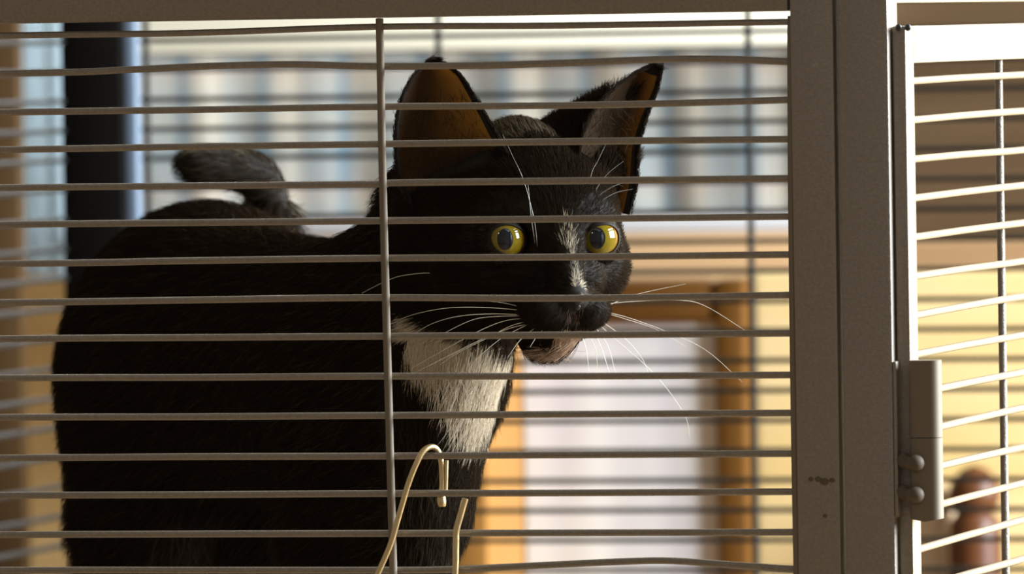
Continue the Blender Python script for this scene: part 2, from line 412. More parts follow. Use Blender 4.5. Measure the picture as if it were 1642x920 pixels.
for e in EYE:
    head.ell(hp(*e)+HF*14, (44, 36, 40), 6, HROT, True)
    head.ell(hp(e[0], e[1], e[2]-6), (42, 42, 42), 4, HROT)
EARC = [hp(-95, 120, -25), hp(98, 118, -25)]
head.cone(cp(722, 278, 75), cp(697, 106, 32), 76, 8, 25)
head.cone(cp(905, 240, 88), cp(1044, 114, 106), 58, 8, 25)
head.cone(cp(955, 285, 75), cp(980, 250, 100), 52, 40, 25)
head.ell(cp(722, 330, 75), (108, 88, 90), 40)
head.ell(hp(0, -128, 118), (60, 34, 58), 16, HROT)
head.ell(cp(700, 345, -5), (62, 62, 60), 30)
body = Field()
body.cone(cp(755, 385, 70), cp(600, 580, 330), 128, 185, 60)         # neck to shoulders
body.cone(cp(610, 590, 330), cp(345, 590, 850), 190, 235, 80)        # trunk
body.ell(cp(335, 620, 900), (238, 300, 250), 80)                     # rump
body.ell(cp(255, 760, 840), (140, 220, 190), 60)                     # haunch
body.ell(cp(450, 760, 900), (150, 240, 200), 60)
body.cone(cp(725, 520, 60), cp(655, 810, 150), 90, 96, 60)          # chest
body.cone(cp(600, 600, 220), cp(560, 860, 260), 130, 110, 60)
for (px, W, pz) in ((655, 120, 690), (560, 300, 600)):               # forelegs
    body.cone(cp(px, 820, W), cp(px-5, 1200, W-10), 80, 42, 40)
    body.cone(cp(px-5, 1200, W-10), cp(px-3, 1362, W-10), 42, 36, 20)
    body.ell(cp(px+4, 1372, W-40), (44, 30, 62), 20)
for (px, W) in ((215, 830), (430, 980)):                             # hind legs
    body.cone(cp(px, 850, W), cp(px+25, 1080, W-60), 100, 58, 50)
    body.cone(cp(px+25, 1080, W-60), cp(px+10, 1250, W+40), 50, 34, 25)
    body.cone(cp(px+10, 1250, W+40), cp(px+14, 1350, W+10), 34, 34, 25)
    body.ell(cp(px+16, 1368, W-40), (44, 30, 90), 20)
# tail: rises behind the back and curls over to the left
tl = spline([cp(400, 470, 1120), cp(436, 400, 1150), cp(432, 335, 1150), cp(412, 285, 1120), cp(372, 268, 1090), cp(335, 264, 1070), cp(312, 263, 1060)], 4)
tr = np.interp(np.linspace(0, 1, len(tl)), [0, .3, .6, .85, 1], [46, 36, 33, 30, 28])
for i in range(len(tl)-1): body.cone(tl[i], tl[i+1], tr[i], tr[i+1], 6 if i > 2 else 30)
Fld = smin(body.F, head.F, 45.0)
del head, body

def surface_nets(Fv):
    ins = Fv < 0
    nx, ny, nz = Fv.shape
    cnt = np.zeros((nx-1, ny-1, nz-1), np.uint8)
    sl = lambda o, n: slice(o, n-1+o)
    for a_ in (0, 1):
        for b_ in (0, 1):
            for c_ in (0, 1): cnt += ins[sl(a_, nx), sl(b_, ny), sl(c_, nz)]
    act = (cnt > 0) & (cnt < 8)
    ii = np.argwhere(act); idx = np.full(act.shape, -1, np.int64); idx[act] = np.arange(len(ii))
    acc = np.zeros((len(ii), 3)); num = np.zeros(len(ii))
    corners = [(a_, b_, c_) for a_ in (0, 1) for b_ in (0, 1) for c_ in (0, 1)]
    val = {c: Fv[ii[:, 0]+c[0], ii[:, 1]+c[1], ii[:, 2]+c[2]].astype(float) for c in corners}
    for c in corners:
        for ax in range(3):
            if c[ax]: continue
            d = list(c); d[ax] = 1; d = tuple(d)
            v0, v1 = val[c], val[d]; m_ = (v0 < 0) != (v1 < 0)
            t = np.where(m_, v0/(v0-v1+1e-12), 0)
            p = np.tile(np.array(c, float), (len(ii), 1)); p[:, ax] = t
            acc[m_] += p[m_]; num += m_
    V = lo + H*(ii + acc/num[:, None])
    Q = []
    for ax in range(3):
        o1, o2 = [(1, 2), (2, 0), (0, 1)][ax]
        s0 = [slice(1, n-1) for n in Fv.shape]; s1 = list(s0)
        s0[ax] = slice(0, Fv.shape[ax]-1); s1[ax] = slice(1, Fv.shape[ax])
        a_ = ins[tuple(s0)]; b_ = ins[tuple(s1)]
        e = np.argwhere(a_ != b_); base = e.copy(); 
        for q in range(3):
            if q != ax: base[:, q] += 1
        flip = ins[base[:, 0], base[:, 1], base[:, 2]]
        def g(d1, d2):
            w_ = base.copy(); w_[:, o1] -= d1; w_[:, o2] -= d2; return idx[w_[:, 0], w_[:, 1], w_[:, 2]]
        q = np.stack([g(1, 1), g(0, 1), g(0, 0), g(1, 0)], 1)
        q[~flip] = q[~flip][:, ::-1]
        Q.append(q)
    Q = np.concatenate(Q); Q = Q[(Q >= 0).all(1)]
    return V, Q
CV, CQ = surface_nets(Fld); del Fld
# ears: curved shells whose rim follows the ear outline
def ear(Lc, Rc, back, bowl, nt=22, ns=18, th=5.0):
    Lp = np.array(spline(Lc, 8)); Rp = np.array(spline(Rc, 8))
    fi = lambda P_, t: np.array([np.interp(t*(len(P_)-1), range(len(P_)), P_[:, q]) for q in range(3)])
    back = np.array(back, float); back /= np.linalg.norm(back)
    v = []; f = []; ty = []
    for side_ in (0, 1):
        for j in range(nt+1):
            t = j/nt
            for i in range(ns+1):
                s_ = i/ns; p = fi(Lp, t)*(1-s_)+fi(Rp, t)*s_
                q = (4*s_*(1-s_))**0.75*bowl*(1-t)**0.45
                rim = min(1.0, 8*s_*(1-s_), 6*(1-t))
                p = p + back*(q + side_*th*(0.25+1.1*max(0, rim)))
                v.append(p)
    W_ = ns+1; base = (nt+1)*W_
    for j in range(nt):
        for i in range(ns):
            a_ = j*W_+i; f.append((a_, a_+1, a_+W_+1, a_+W_)); f.append((base+a_, base+a_+W_, base+a_+W_+1, base+a_+1)); ty += [0 if (i in (0, ns-1) or j >= nt-2) else 1, 2]
        for i in (0, ns):
            a_ = j*W_+i; q = (a_, a_+W_, base+a_+W_, base+a_); f.append(q if i == 0 else q[::-1]); ty.append(0)
    for i in range(ns):
        a_ = nt*W_+i; f.append((a_, a_+1, base+a_+1, base+a_)); ty.append(0)
    return np.array(v), f, ty
ears = [
 ear([cp(662, 335, -62), cp(639, 285, -62), cp(633, 225, -55), cp(640, 170, -38), cp(661, 124, -12), cp(690, 96, 12)],
     [cp(835, 285, -118), cp(806, 232, -92), cp(781, 188, -70), cp(758, 150, -45), cp(735, 118, -14), cp(702, 95, 12)], (-0.12, 0.0, 1.0), 58),
 ear([cp(930, 285, -70), cp(930, 235, -40), cp(945, 190, -12), cp(975, 150, 20), cp(1012, 121, 52), cp(1048, 103, 74)],
     [cp(1010, 345, 20), cp(1021, 292, 35), cp(1024, 238, 52), cp(1037, 188, 66), cp(1054, 142, 76), cp(1060, 108, 78)], (-0.5, 0.0, 0.86), 44),
]
verts = [CV]; faces = [tuple(int(x) for x in q) for q in CQ]; mats_ = [0]*len(CQ); off = len(CV)
ear_range = []
for (v, f, nin) in ears:
    verts.append(v); faces += [tuple(i+off for i in q) for q in f]
    mats_ += nin
    ear_range.append((off, off+len(v))); off += len(v)
ALLV = np.concatenate(verts)
WV = to_world(ALLV)

cat_base = to_world(cp(560, 1395, 400))[0]
cat = empty('cat', tuple(cat_base))
tag(cat, 'black cat with white chest and yellow eyes looking out through the cage bars', 'cat')
def local(P_): return np.asarray(P_) - cat_base
skin = mat('black_cat_skin', (0.012, 0.009, 0.006), 0.75, 0, 0.2)
ear_in = mat('brown_ear_skin', (0.040, 0.023, 0.012), 0.8, 0, 0.08)
nt_ = ear_in.node_tree
tr_ = nd(ear_in, 'ShaderNodeBsdfTranslucent'); tr_.inputs[0].default_value = (0.55, 0.33, 0.10, 1)
mx_ = nd(ear_in, 'ShaderNodeMixShader'); mx_.inputs[0].default_value = 0.42
ln(ear_in, bsdf(ear_in).outputs[0], mx_.inputs[1]); ln(ear_in, tr_.outputs[0], mx_.inputs[2])
ln(ear_in, mx_.outputs[0], nt_.nodes['Material Output'].inputs['Surface'])
ear_out = mat('dark_ear_back', (0.03, 0.02, 0.012), 0.8, 0, 0.2)
tr2 = nd(ear_out, 'ShaderNodeBsdfTranslucent'); tr2.inputs[0].default_value = (0.30, 0.18, 0.07, 1)
mx2 = nd(ear_out, 'ShaderNodeMixShader'); mx2.inputs[0].default_value = 0.25
ln(ear_out, bsdf(ear_out).outputs[0], mx2.inputs[1]); ln(ear_out, tr2.outputs[0], mx2.inputs[2])
ln(ear_out, mx2.outputs[0], ear_out.node_tree.nodes['Material Output'].inputs['Surface'])
me = pymesh('cat_body', local(WV), faces)
me.polygons.foreach_set('material_index', np.array(mats_, np.int32))
cat_body = link('cat_body', me, [skin, ear_in, ear_out], cat)

# eyes
def eye_mat():
    m = mat('yellow_cat_eye', (0.5, 0.4, 0.05), 0.05, 0, 0.35)
    bsdf(m).inputs['Coat Weight'].default_value = 0.15; bsdf(m).inputs['Coat Roughness'].default_value = 0.02
    tc = nd(m, 'ShaderNodeTexCoord'); mp = nd(m, 'ShaderNodeMapping'); mp.inputs['Scale'].default_value = (1, 1, 0)
    ln(m, tc.outputs['Object'], mp.inputs['Vector'])
    L1 = nd(m, 'ShaderNodeVectorMath', operation='LENGTH'); ln(m, mp.outputs[0], L1.inputs[0])
    rr_ = nd(m, 'ShaderNodeValToRGB'); cr = rr_.color_ramp
    sc_ = nd(m, 'ShaderNodeMath', operation='MULTIPLY'); sc_.inputs[1].default_value = 100.0; ln(m, L1.outputs['Value'], sc_.inputs[0])
    ln(m, sc_.outputs[0], rr_.inputs[0])
    cr.elements[0].position = 0.30; cr.elements[0].color = (0.21, 0.15, 0.010, 1)
    cr.elements[1].position = 0.86; cr.elements[1].color = (0.02, 0.008, 0.004, 1)
    e = cr.elements.new(0.62); e.color = (0.22, 0.135, 0.007, 1)
    e = cr.elements.new(0.76); e.color = (0.20, 0.07, 0.008, 1)
    nz = nd(m, 'ShaderNodeTexNoise'); nz.inputs['Scale'].default_value = 900; ln(m, tc.outputs['Object'], nz.inputs['Vector'])
    mm = nd(m, 'ShaderNodeMix'); mm.data_type = 'RGBA'; mm.blend_type = 'MULTIPLY'; mm.inputs[0].default_value = 0.5
    ln(m, rr_.outputs[0], mm.inputs[6]); ln(m, nz.outputs[1], mm.inputs[7])
    mp2 = nd(m, 'ShaderNodeMapping'); mp2.inputs['Scale'].default_value = (1/0.0028, 1/0.0038, 0); ln(m, tc.outputs['Object'], mp2.inputs['Vector'])
    L2 = nd(m, 'ShaderNodeVectorMath', operation='LENGTH'); ln(m, mp2.outputs[0], L2.inputs[0])
    r2 = nd(m, 'ShaderNodeValToRGB'); r2.color_ramp.elements[0].position = 0.93; r2.color_ramp.elements[1].position = 1.0
    r2.color_ramp.elements[0].color = (0, 0, 0, 1); r2.color_ramp.elements[1].color = (1, 1, 1, 1)
    ln(m, L2.outputs['Value'], r2.inputs[0])
    m3 = nd(m, 'ShaderNodeMix'); m3.data_type = 'RGBA'; ln(m, r2.outputs[0], m3.inputs[0]); m3.inputs[6].default_value = (0.006, 0.007, 0.010, 1)
    ln(m, mm.outputs[2], m3.inputs[7]); ln(m, m3.outputs[2], bsdf(m).inputs['Base Color'])
    return m
EM = eye_mat(); LIDH = []; lidm = mat('dark_eyelid', (0.010, 0.006, 0.004), 0.55, 0, 0.2)
for n_, e in enumerate(EYE):
    c = hp(*e)-HF*1
    cw = to_world(c)[0]
    gz = (np.array([0.20, -0.01, -1.0]) if n_ == 0 else np.array([0.13, 0.02, -1.0])); gz = gz/np.linalg.norm(gz)
    gw = gz[0]*R+gz[1]*U+gz[2]*A
    zax = Vector(gw); yax = (Vector(U) - zax*Vector(U).dot(zax)).normalized(); xax = yax.cross(zax)
    b = MB(); b.sphere((0, 0, 0), 40.5*K, 48, 32)
    me = pymesh('eye', b.v, b.f); o = link('eye', me, EM, cat)
    o.matrix_local = Matrix.Translation(Vector(cw-cat_base)) @ Matrix((xax, yax, zax)).transposed().to_4x4()
    # eyelids: skin over the eyeball with an almond opening
    sd = -1 if n_ == 0 else 1; nn = 44; rings = []
    for (q, rad_) in ((0, 40.2), (0, 42.6), (.25, 43.6), (.55, 44.0), (.85, 44.0), (1.0, 43.0)):
        for k in range(nn):
            a_ = 2*math.pi*k/nn; ca, sa = math.cos(a_), math.sin(a_)
            x0 = 35.0*ca; y0 = (25.5 if sa > 0 else 27.0)*abs(sa)**0.9*(1 if sa > 0 else -1) + 3.5*ca*sd - 1.0
            x1 = 64*ca; y1 = 62*sa
            x = x0+(x1-x0)*q; y = y0+(y1-y0)*q
            an = math.hypot(x, y)/44.0; an = min(an, 1.5); s3 = math.sin(an)/max(1e-6, an)
            p = c+HR*(x*s3*rad_/44)+HU*(y*s3*rad_/44)+HF*(rad_*math.cos(an))
            rings.append(to_world(p)[0])
    rg = np.random.default_rng(n_+40)
    for _ in range(1100):
        a_ = rg.random()*6.283; q = rg.uniform(0.12, 1.0); ca, sa = math.cos(a_), math.sin(a_)
        x = 35*ca+(64-35)*ca*q; y = 27*sa+(62-27)*sa*q; an = min(math.hypot(x, y)/44, 1.5); s3 = math.sin(an)/max(an, 1e-6)
        nr = HR*(x*s3/44)+HU*(y*s3/44)+HF*math.cos(an); tg = HR*ca*math.cos(an)+HU*sa*math.cos(an)-HF*math.sin(an)
        if _ % 2 == 0: tg = tg*0.5-HU*0.4-HR*0.3
        p0 = c+nr*43.4; L_ = 6+12*q
        for k in range(5): u2 = k/4; LIDH.append(p0+(tg*0.95+nr*0.35*(1-0.5*u2)+rg.normal(0, 0.05, 3))*L_*u2)
    b = MB(); fc = []
    for j in range(5):
        for k in range(nn): fc.append((j*nn+k, j*nn+(k+1) % nn, (j+1)*nn+(k+1) % nn, (j+1)*nn+k))
    b.add(rings, fc); b.build('eyelid', lidm, cat)
# nose leather and lip
nosem = mat('black_nose', (0.012, 0.008, 0.007), 0.35)
b = MB(); q = [to_world(hp(*t))[0] for t in ((0, -94, 204), (-11, -92, 200), (11, -92, 200), (0, -106, 203))]
b.sphere(q[0], 13*K, 16, 10); b.sphere(q[1], 9*K, 12, 8); b.sphere(q[2], 9*K, 12, 8); b.sphere(q[3], 7*K, 12, 8); b.build('nose', nosem, cat)

# ---- fur: short strands rooted on the skin
rng = np.random.default_rng(7)
def inpoly(x, y, poly):
    c = np.zeros(len(x), bool); n = len(poly)
    for i in range(n):
        x1, y1 = poly[i]; x2, y2 = poly[(i+1) % n]
        hit = ((y1 > y) != (y2 > y)) & (x < (x2-x1)*(y-y1)/((y2-y1) or 1e-9)+x1); c ^= hit
    return c
F3 = np.concatenate([CQ[:, [0, 1, 2]], CQ[:, [0, 2, 3]]])
a_, b_, c_ = ALLV[F3[:, 0]], ALLV[F3[:, 1]], ALLV[F3[:, 2]]
NRM = np.cross(b_-a_, c_-a_); AR = np.linalg.norm(NRM, axis=1); NRM /= AR[:, None]+1e-9
cen = (a_+b_+c_)/3
vn = np.zeros_like(CV)
for q in range(3): np.add.at(vn, F3[:, q], NRM*AR[:, None])
vn /= np.linalg.norm(vn, axis=1)[:, None]+1e-9
def hcoord(P_): d = P_-HC; return d@HR, d@HU, d@HF
hh, hv, hf = hcoord(cen)
headness = np.clip((40-hf*-1)/60*0, 0, 1)
is_head = (cen[:, 2] < 150) & (cen[:, 1] > cp(0, 575, 0)[1]) & (cen[:, 0] > cp(640, 0, 0)[0])
wgt = AR*np.where(is_head, 4.5, 1.0)
wgt *= np.where(cen[:, 1] < cp(0, 980, 0)[1], 0.25, 1.0)
NS = 260000
tri = rng.choice(len(F3), NS, p=wgt/wgt.sum())
u_ = rng.random(NS); v_ = rng.random(NS); fl = u_+v_ > 1; u_[fl] = 1-u_[fl]; v_[fl] = 1-v_[fl]
w3 = np.stack([1-u_-v_, u_, v_], 1)
root = sum(w3[:, q, None]*ALLV[F3[tri, q]] for q in range(3))
nrm = sum(w3[:, q, None]*vn[F3[tri, q]] for q in range(3)); nrm /= np.linalg.norm(nrm, axis=1)[:, None]+1e-9
ih = is_head[tri]
h_, v2, f_ = hcoord(root)
keep = np.ones(NS, bool)
for e in EYE:
    ce = hp(*e); x = h_-e[0]; y = v2-e[1]; z = f_-e[2]
    keep &= ~(((x/38)**2+(y/31)**2 < 1) & (z > 0))
keep &= ~((h_**2+(v2+96)**2+(f_-204)**2) < 20**2)
# hollow of the ears stays bare
for poly, wmax in (([(655, 330), (634, 285), (630, 225), (638, 165), (660, 120), (690, 92), (705, 92), (740, 118), (762, 150), (785, 188), (808, 228), (790, 270), (720, 290)], 30),
             ([(1000, 262), (1028, 262), (1028, 238), (1040, 188), (1058, 142), (1064, 100), (1046, 100), (1010, 121), (972, 152), (945, 192), (938, 240)], 75)):
    d_ = D0+root[:, 2]*K; keep &= ~(inpoly(821+root[:, 0]*K/d_*F_PX, 460-root[:, 1]*K/d_*F_PX, poly) & (nrm[:, 2] < 0.35) & (root[:, 2] < wmax) & ih)
flow = np.where(ih[:, None], root-hp(0, -70, 260), np.array([-0.55, -0.35, 0.75]))
# chest fur hangs down, tail fur follows the tail
chest = (root[:, 0] > cp(620, 0, 0)[0]) & (root[:, 1] < cp(0, 540, 0)[1]) & (root[:, 2] < 260)
flow = np.where(chest[:, None], np.array([-0.1, -1.0, -0.1]), flow)
tailm = (root[:, 2] > 1020) & (root[:, 1] > cp(0, 318, 1100)[1])
flow = np.where(tailm[:, None], np.array([-1.0, 0.1, -0.1]), flow)
flow = flow/np.linalg.norm(flow, axis=1)[:, None]
flow = flow + rng.normal(0, 1, flow.shape)*np.where(ih, 0.11, 0.22)[:, None]
tan = flow-nrm*(flow*nrm).sum(1)[:, None]; tan /= np.linalg.norm(tan, axis=1)[:, None]+1e-6
noseD = np.sqrt(h_**2+(v2+90)**2+(f_-200)**2)
length = np.where(ih, np.clip(8+noseD*0.09, 8, 34), 62.0)
length = np.where(chest, 46.0, length)
length = np.where((~ih) & tailm, 30.0, length)
near_eye = np.min([np.sqrt((h_-e[0])**2+(v2-e[1])**2+(f_-e[2]-20)**2) for e in EYE], axis=0)
length = np.where(near_eye < 75, np.minimum(length, 4+0.16*near_eye), length)
length *= rng.uniform(0.6, 1.15, NS)
lift = np.where(ih, 0.30, 0.30)+rng.normal(0, 0.07, NS)
NP = 5
pts = np.zeros((NS, NP, 3)); 
for k in range(NP):
    t = k/(NP-1)
    pts[:, k] = root + length[:, None]*(tan*(t*0.95)+nrm*(lift*t*(1.25-0.75*t))[:, None]) + np.array([0, -1.0, 0])*(length*0.10*t*t)[:, None]
# colour pattern of the coat and painted crown light, in the cat's own coordinates
def pix(P_): d = D0+P_[:, 2]*K; return 821+P_[:, 0]*K/d*F_PX, 460-P_[:, 1]*K/d*F_PX
rp = pix(root)
jx = rp[0]+rng.normal(0, 3.5, NS); jy = rp[1]+rng.normal(0, 3.5, NS)
white = inpoly(jx, jy, [(652, 500), (700, 528), (760, 540), (850, 556), (930, 610), (815, 612), (796, 645), (775, 690), (752, 712), (728, 690), (712, 650), (690, 612), (662, 590), (652, 545)]) & (root[:, 2] < 250) & (f_ < 75) & (nrm[:, 2] < 0.55)
chin = (v2+rng.normal(0, 2, NS) < -143) & (f_ > 90) & (h_ > -19) & (h_ < 34)
bw = np.interp(-v2, [-40, -30, 0, 10, 22, 40, 60, 80, 86, 90], [0, 5, 13, 11, 4, 4, 7, 12, 9, -20])
bc = np.interp(-v2, [-40, 0, 20, 60, 90], [0, 2, 4, 3, 4])
blaze = (np.abs(h_-bc+rng.normal(0, 2.5, NS)) < bw) & (f_ > 95) & (rng.random(NS) < np.interp(-v2, [-40, 0, 30, 60], [.25, .55, .7, 1.0]))
black = np.array([0.018, 0.011, 0.0055]); C_ = np.tile(black, (NS, 1))*rng.uniform(0.6, 1.5, (NS, 1))
lit_crown = (np.abs(h_+20) < 60) & (v2 > 150) & (f_ < 60); C_[lit_crown] = C_[lit_crown]*1.0+np.array([0.16, 0.13, 0.085])*rng.random((lit_crown.sum(), 1))  # crown strands lightened, back light put into their colour
C_[white] = np.array([0.60, 0.50, 0.37])*rng.uniform(0.85, 1.1, (white.sum(), 1))
phil = (np.abs(h_) < 13) & (v2 < -108) & (v2 > -132) & (f_ > 150) & (rng.random(NS) < 0.35); C_[phil] = np.array([0.28, 0.20, 0.16])
C_[chin] = np.array([0.50, 0.35, 0.25]); C_[blaze] = np.array([0.78, 0.66, 0.48])*rng.uniform(0.5, 1.1, (blaze.sum(), 1))
flank = (~ih) & (~white) & (rng.random(NS) < 0.12); C_[flank] += np.array([0.03, 0.022, 0.014])
idx = np.where(keep)[0]
pw = local(to_world(pts[idx].reshape(-1, 3))).astype(np.float32)
def strands(name, P_, n_each, rad, cols, m):
    hc = bpy.data.hair_curves.new(name); n = len(P_)//n_each
    hc.add_curves([n_each]*n)
    hc.attributes['position'].data.foreach_set('vector', P_.astype(np.float32).ravel())
    ra = hc.attributes.get('radius') or hc.attributes.new('radius', 'FLOAT', 'POINT')
    ra.data.foreach_set('value', rad.astype(np.float32).ravel())
    ca = hc.attributes.new('coat', 'FLOAT_COLOR', 'CURVE')
    ca.data.foreach_set('color', np.concatenate([cols, np.ones((n, 1))], 1).astype(np.float32).ravel())
    o = bpy.data.objects.new(name, hc); col.objects.link(o); hc.materials.append(m); o.parent = cat; return o
furm = mat('cat_fur', (0.02, 0.02, 0.02), 0.8, 0, 0.03)
at_ = nd(furm, 'ShaderNodeAttribute'); at_.attribute_name = 'coat'; ln(furm, at_.outputs['Color'], bsdf(furm).inputs['Base Color'])
prof = np.array([0.085, 0.075, 0.06, 0.042, 0.012])*1e-3
fur = strands('fur', pw, NP, prof[None]*np.clip(length[idx]/34, 0.42, 1.0)[:, None], C_[idx], furm)
fur['kind'] = 'stuff'

# fine brown hairs lining the ears
hr = []
for (s0, s1_), (v, f, nin) in zip(ear_range, ears):
    nt0, ns0 = 22, 18; out_dir = np.array([0.0, 0.75, -0.35])
    for _ in range(380):
        j = int(rng.integers(0, 13)); i = int(rng.integers(1, ns0-1)); t = rng.random()
        p = v[j*(ns0+1)+i]*(1-t)+v[(j+1)*(ns0+1)+i+1]*t
        d = out_dir+rng.normal(0, 0.3, 3)+np.array([(9-i)*0.04, 0, 0]); d /= np.linalg.norm(d); L_ = rng.uniform(14, 34)
        for k in range(NP): u2 = k/(NP-1); hr.append(p+np.array([0, 0, -1.5])+d*L_*u2+np.array([0, -4.0, 0])*u2*u2)
hr = local(to_world(np.array(hr)))
ne = len(hr)//NP
rimh = []
for (v, f, nin) in ears:
    for _ in range(2600):
        t = rng.random()**0.8; i = 0 if rng.random() < 0.5 else 18; j = int(t*22)
        if rng.random() < 0.12: j = 22; i = int(rng.integers(0, 19))
        p = v[j*19+i]; p2 = v[min(j+1, 22)*19+i]; q = p+(p2-p)*rng.random()+rng.normal(0, 1.6, 3)
        inn = v[j*19+9]-p; inn /= np.linalg.norm(inn)+1e-6; up_ = p2-p; up_ = up_/(np.linalg.norm(up_)+1e-6)
        d = up_*0.9+inn*rng.uniform(-0.25, 0.35)+np.array([0, 0, rng.uniform(-0.2, 0.4)]); d /= np.linalg.norm(d); L_ = rng.uniform(7, 15)
        for k in range(NP): rimh.append(q+d*L_*k/(NP-1))
rimh = local(to_world(np.array(rimh+LIDH))); nr_ = len(rimh)//NP
strands('rim_fur', rimh, NP, np.tile(prof, (nr_, 1)), np.tile([0.016, 0.010, 0.006], (nr_, 1))*rng.uniform(0.6, 1.5, (nr_, 1)), furm)['kind'] = 'stuff'
ef = strands('ear_fur', hr, NP, np.tile(prof*0.8, (ne, 1)), np.tile([0.06, 0.038, 0.02], (ne, 1))*rng.uniform(0.4, 1.6, (ne, 1)), furm); ef['kind'] = 'stuff'
# ---- whiskers, each its own thin hair
whm = mat('white_whisker', (0.75, 0.68, 0.55), 0.4)
def whisker(pts_, r0=0.135, m=whm):
    P_ = [to_world(cp(*p))[0] for p in pts_]; P_ = spline(P_, 6)
    rad = [r0*1e-3*(1-0.72*k/(len(P_)-1)) for k in range(len(P_))]
    b = MB(); b.tube(P_, rad, 6); b.build('whisker', m, cat)
for wp in (
 [(845, 498, -150), (780, 493, -178), (715, 494, -185), (660, 505, -180), (625, 520, -170)],
 [(845, 505, -150), (790, 503, -180), (735, 507, -190), (690, 520, -190), (650, 545, -185)],
 [(850, 506, -150), (800, 507, -180), (760, 512, -190), (720, 530, -195), (690, 548, -195)],
 [(850, 510, -150), (815, 513, -180), (780, 525, -192), (735, 548, -198), (660, 590, -190)],
 [(855, 513, -150), (820, 522, -180), (785, 540, -190), (735, 565, -195), (705, 585, -190)],
 [(860, 514, -150), (830, 528, -180), (800, 545, -190), (765, 575, -195), (750, 595, -190)],
 [(850, 518, -150), (815, 527, -180), (770, 545, -195), (700, 580, -200), (660, 600, -195)],
 [(870, 518, -150), (845, 535, -180), (830, 550, -190), (815, 572, -195)],
 [(835, 492, -150), (810, 486, -170), (785, 483, -178)],
 [(880, 520, -150), (862, 538, -180), (850, 556, -190)],
 [(770, 450, -60), (700, 438, -75), (650, 441, -70), (620, 450, -55), (580, 470, -40)],
 [(972, 487, -110), (1020, 483, -100), (1085, 481, -85), (1130, 490, -70), (1200, 533, -55)],
 [(972, 500, -110), (1010, 510, -105), (1065, 530, -95), (1130, 560, -80), (1190, 612, -70)],
 [(972, 502, -112), (1005, 512, -108), (1050, 527, -98), (1100, 555, -90)],
 [(960, 520, -115), (1000, 555, -110), (1040, 590, -100), (1075, 630, -92), (1100, 670, -85), (1106, 700, -80)],
 [(965, 515, -115), (1005, 545, -110), (1030, 575, -105), (1040, 600, -100)],
 [(955, 525, -118), (975, 555, -115), (985, 590, -112), (990, 602, -110)],
 [(950, 528, -118), (965, 560, -116), (975, 590, -115), (980, 605, -112)],
 [(940, 530, -120), (955, 560, -118), (958, 600, -116)],
 [(930, 530, -122), (940, 560, -122), (945, 600, -120)],
 [(975, 490, -108), (1010, 475, -98), (1050, 465, -88), (1100, 455, -75)],
 ): whisker(wp)
brow = mat('grey_brow_whisker', (0.35, 0.32, 0.27), 0.4)
for wp in (
 [(862, 395, -150), (856, 350, -165), (840, 290, -165), (822, 250, -150), (806, 215, -125)],
 [(858, 390, -150), (852, 350, -162), (848, 310, -160), (846, 290, -150)],
 [(945, 320, -90), (948, 280, -95), (960, 255, -90), (972, 230, -80)],
 [(948, 322, -90), (958, 300, -92), (975, 278, -88), (1000, 258, -78)],
 [(950, 325, -88), (965, 310, -90), (985, 298, -85), (1010, 290, -70)],
 [(952, 330, -86), (970, 318, -88), (990, 308, -82), (1015, 303, -70)],
 ): whisker(wp, 0.12, brow)
for wp in (
 [(700, 250, 20), (700, 225, 10), (708, 205, 0), (722, 195, -5)],
 [(640, 290, -20), (636, 262, -30), (634, 240, -30)],
 [(1000, 262, 60), (1005, 235, 55), (1018, 225, 60)],
 [(935, 222, 10), (938, 205, 5), (945, 190, 5)],
 ): whisker(wp, 0.1, brow)

# ------------------------------------------------------------------ the room behind the cage
def zpx(px, py, Y): return float(at(px, py, Y)[2])
def xpx(px, Y, py=460): return float(at(px, py, Y)[0])
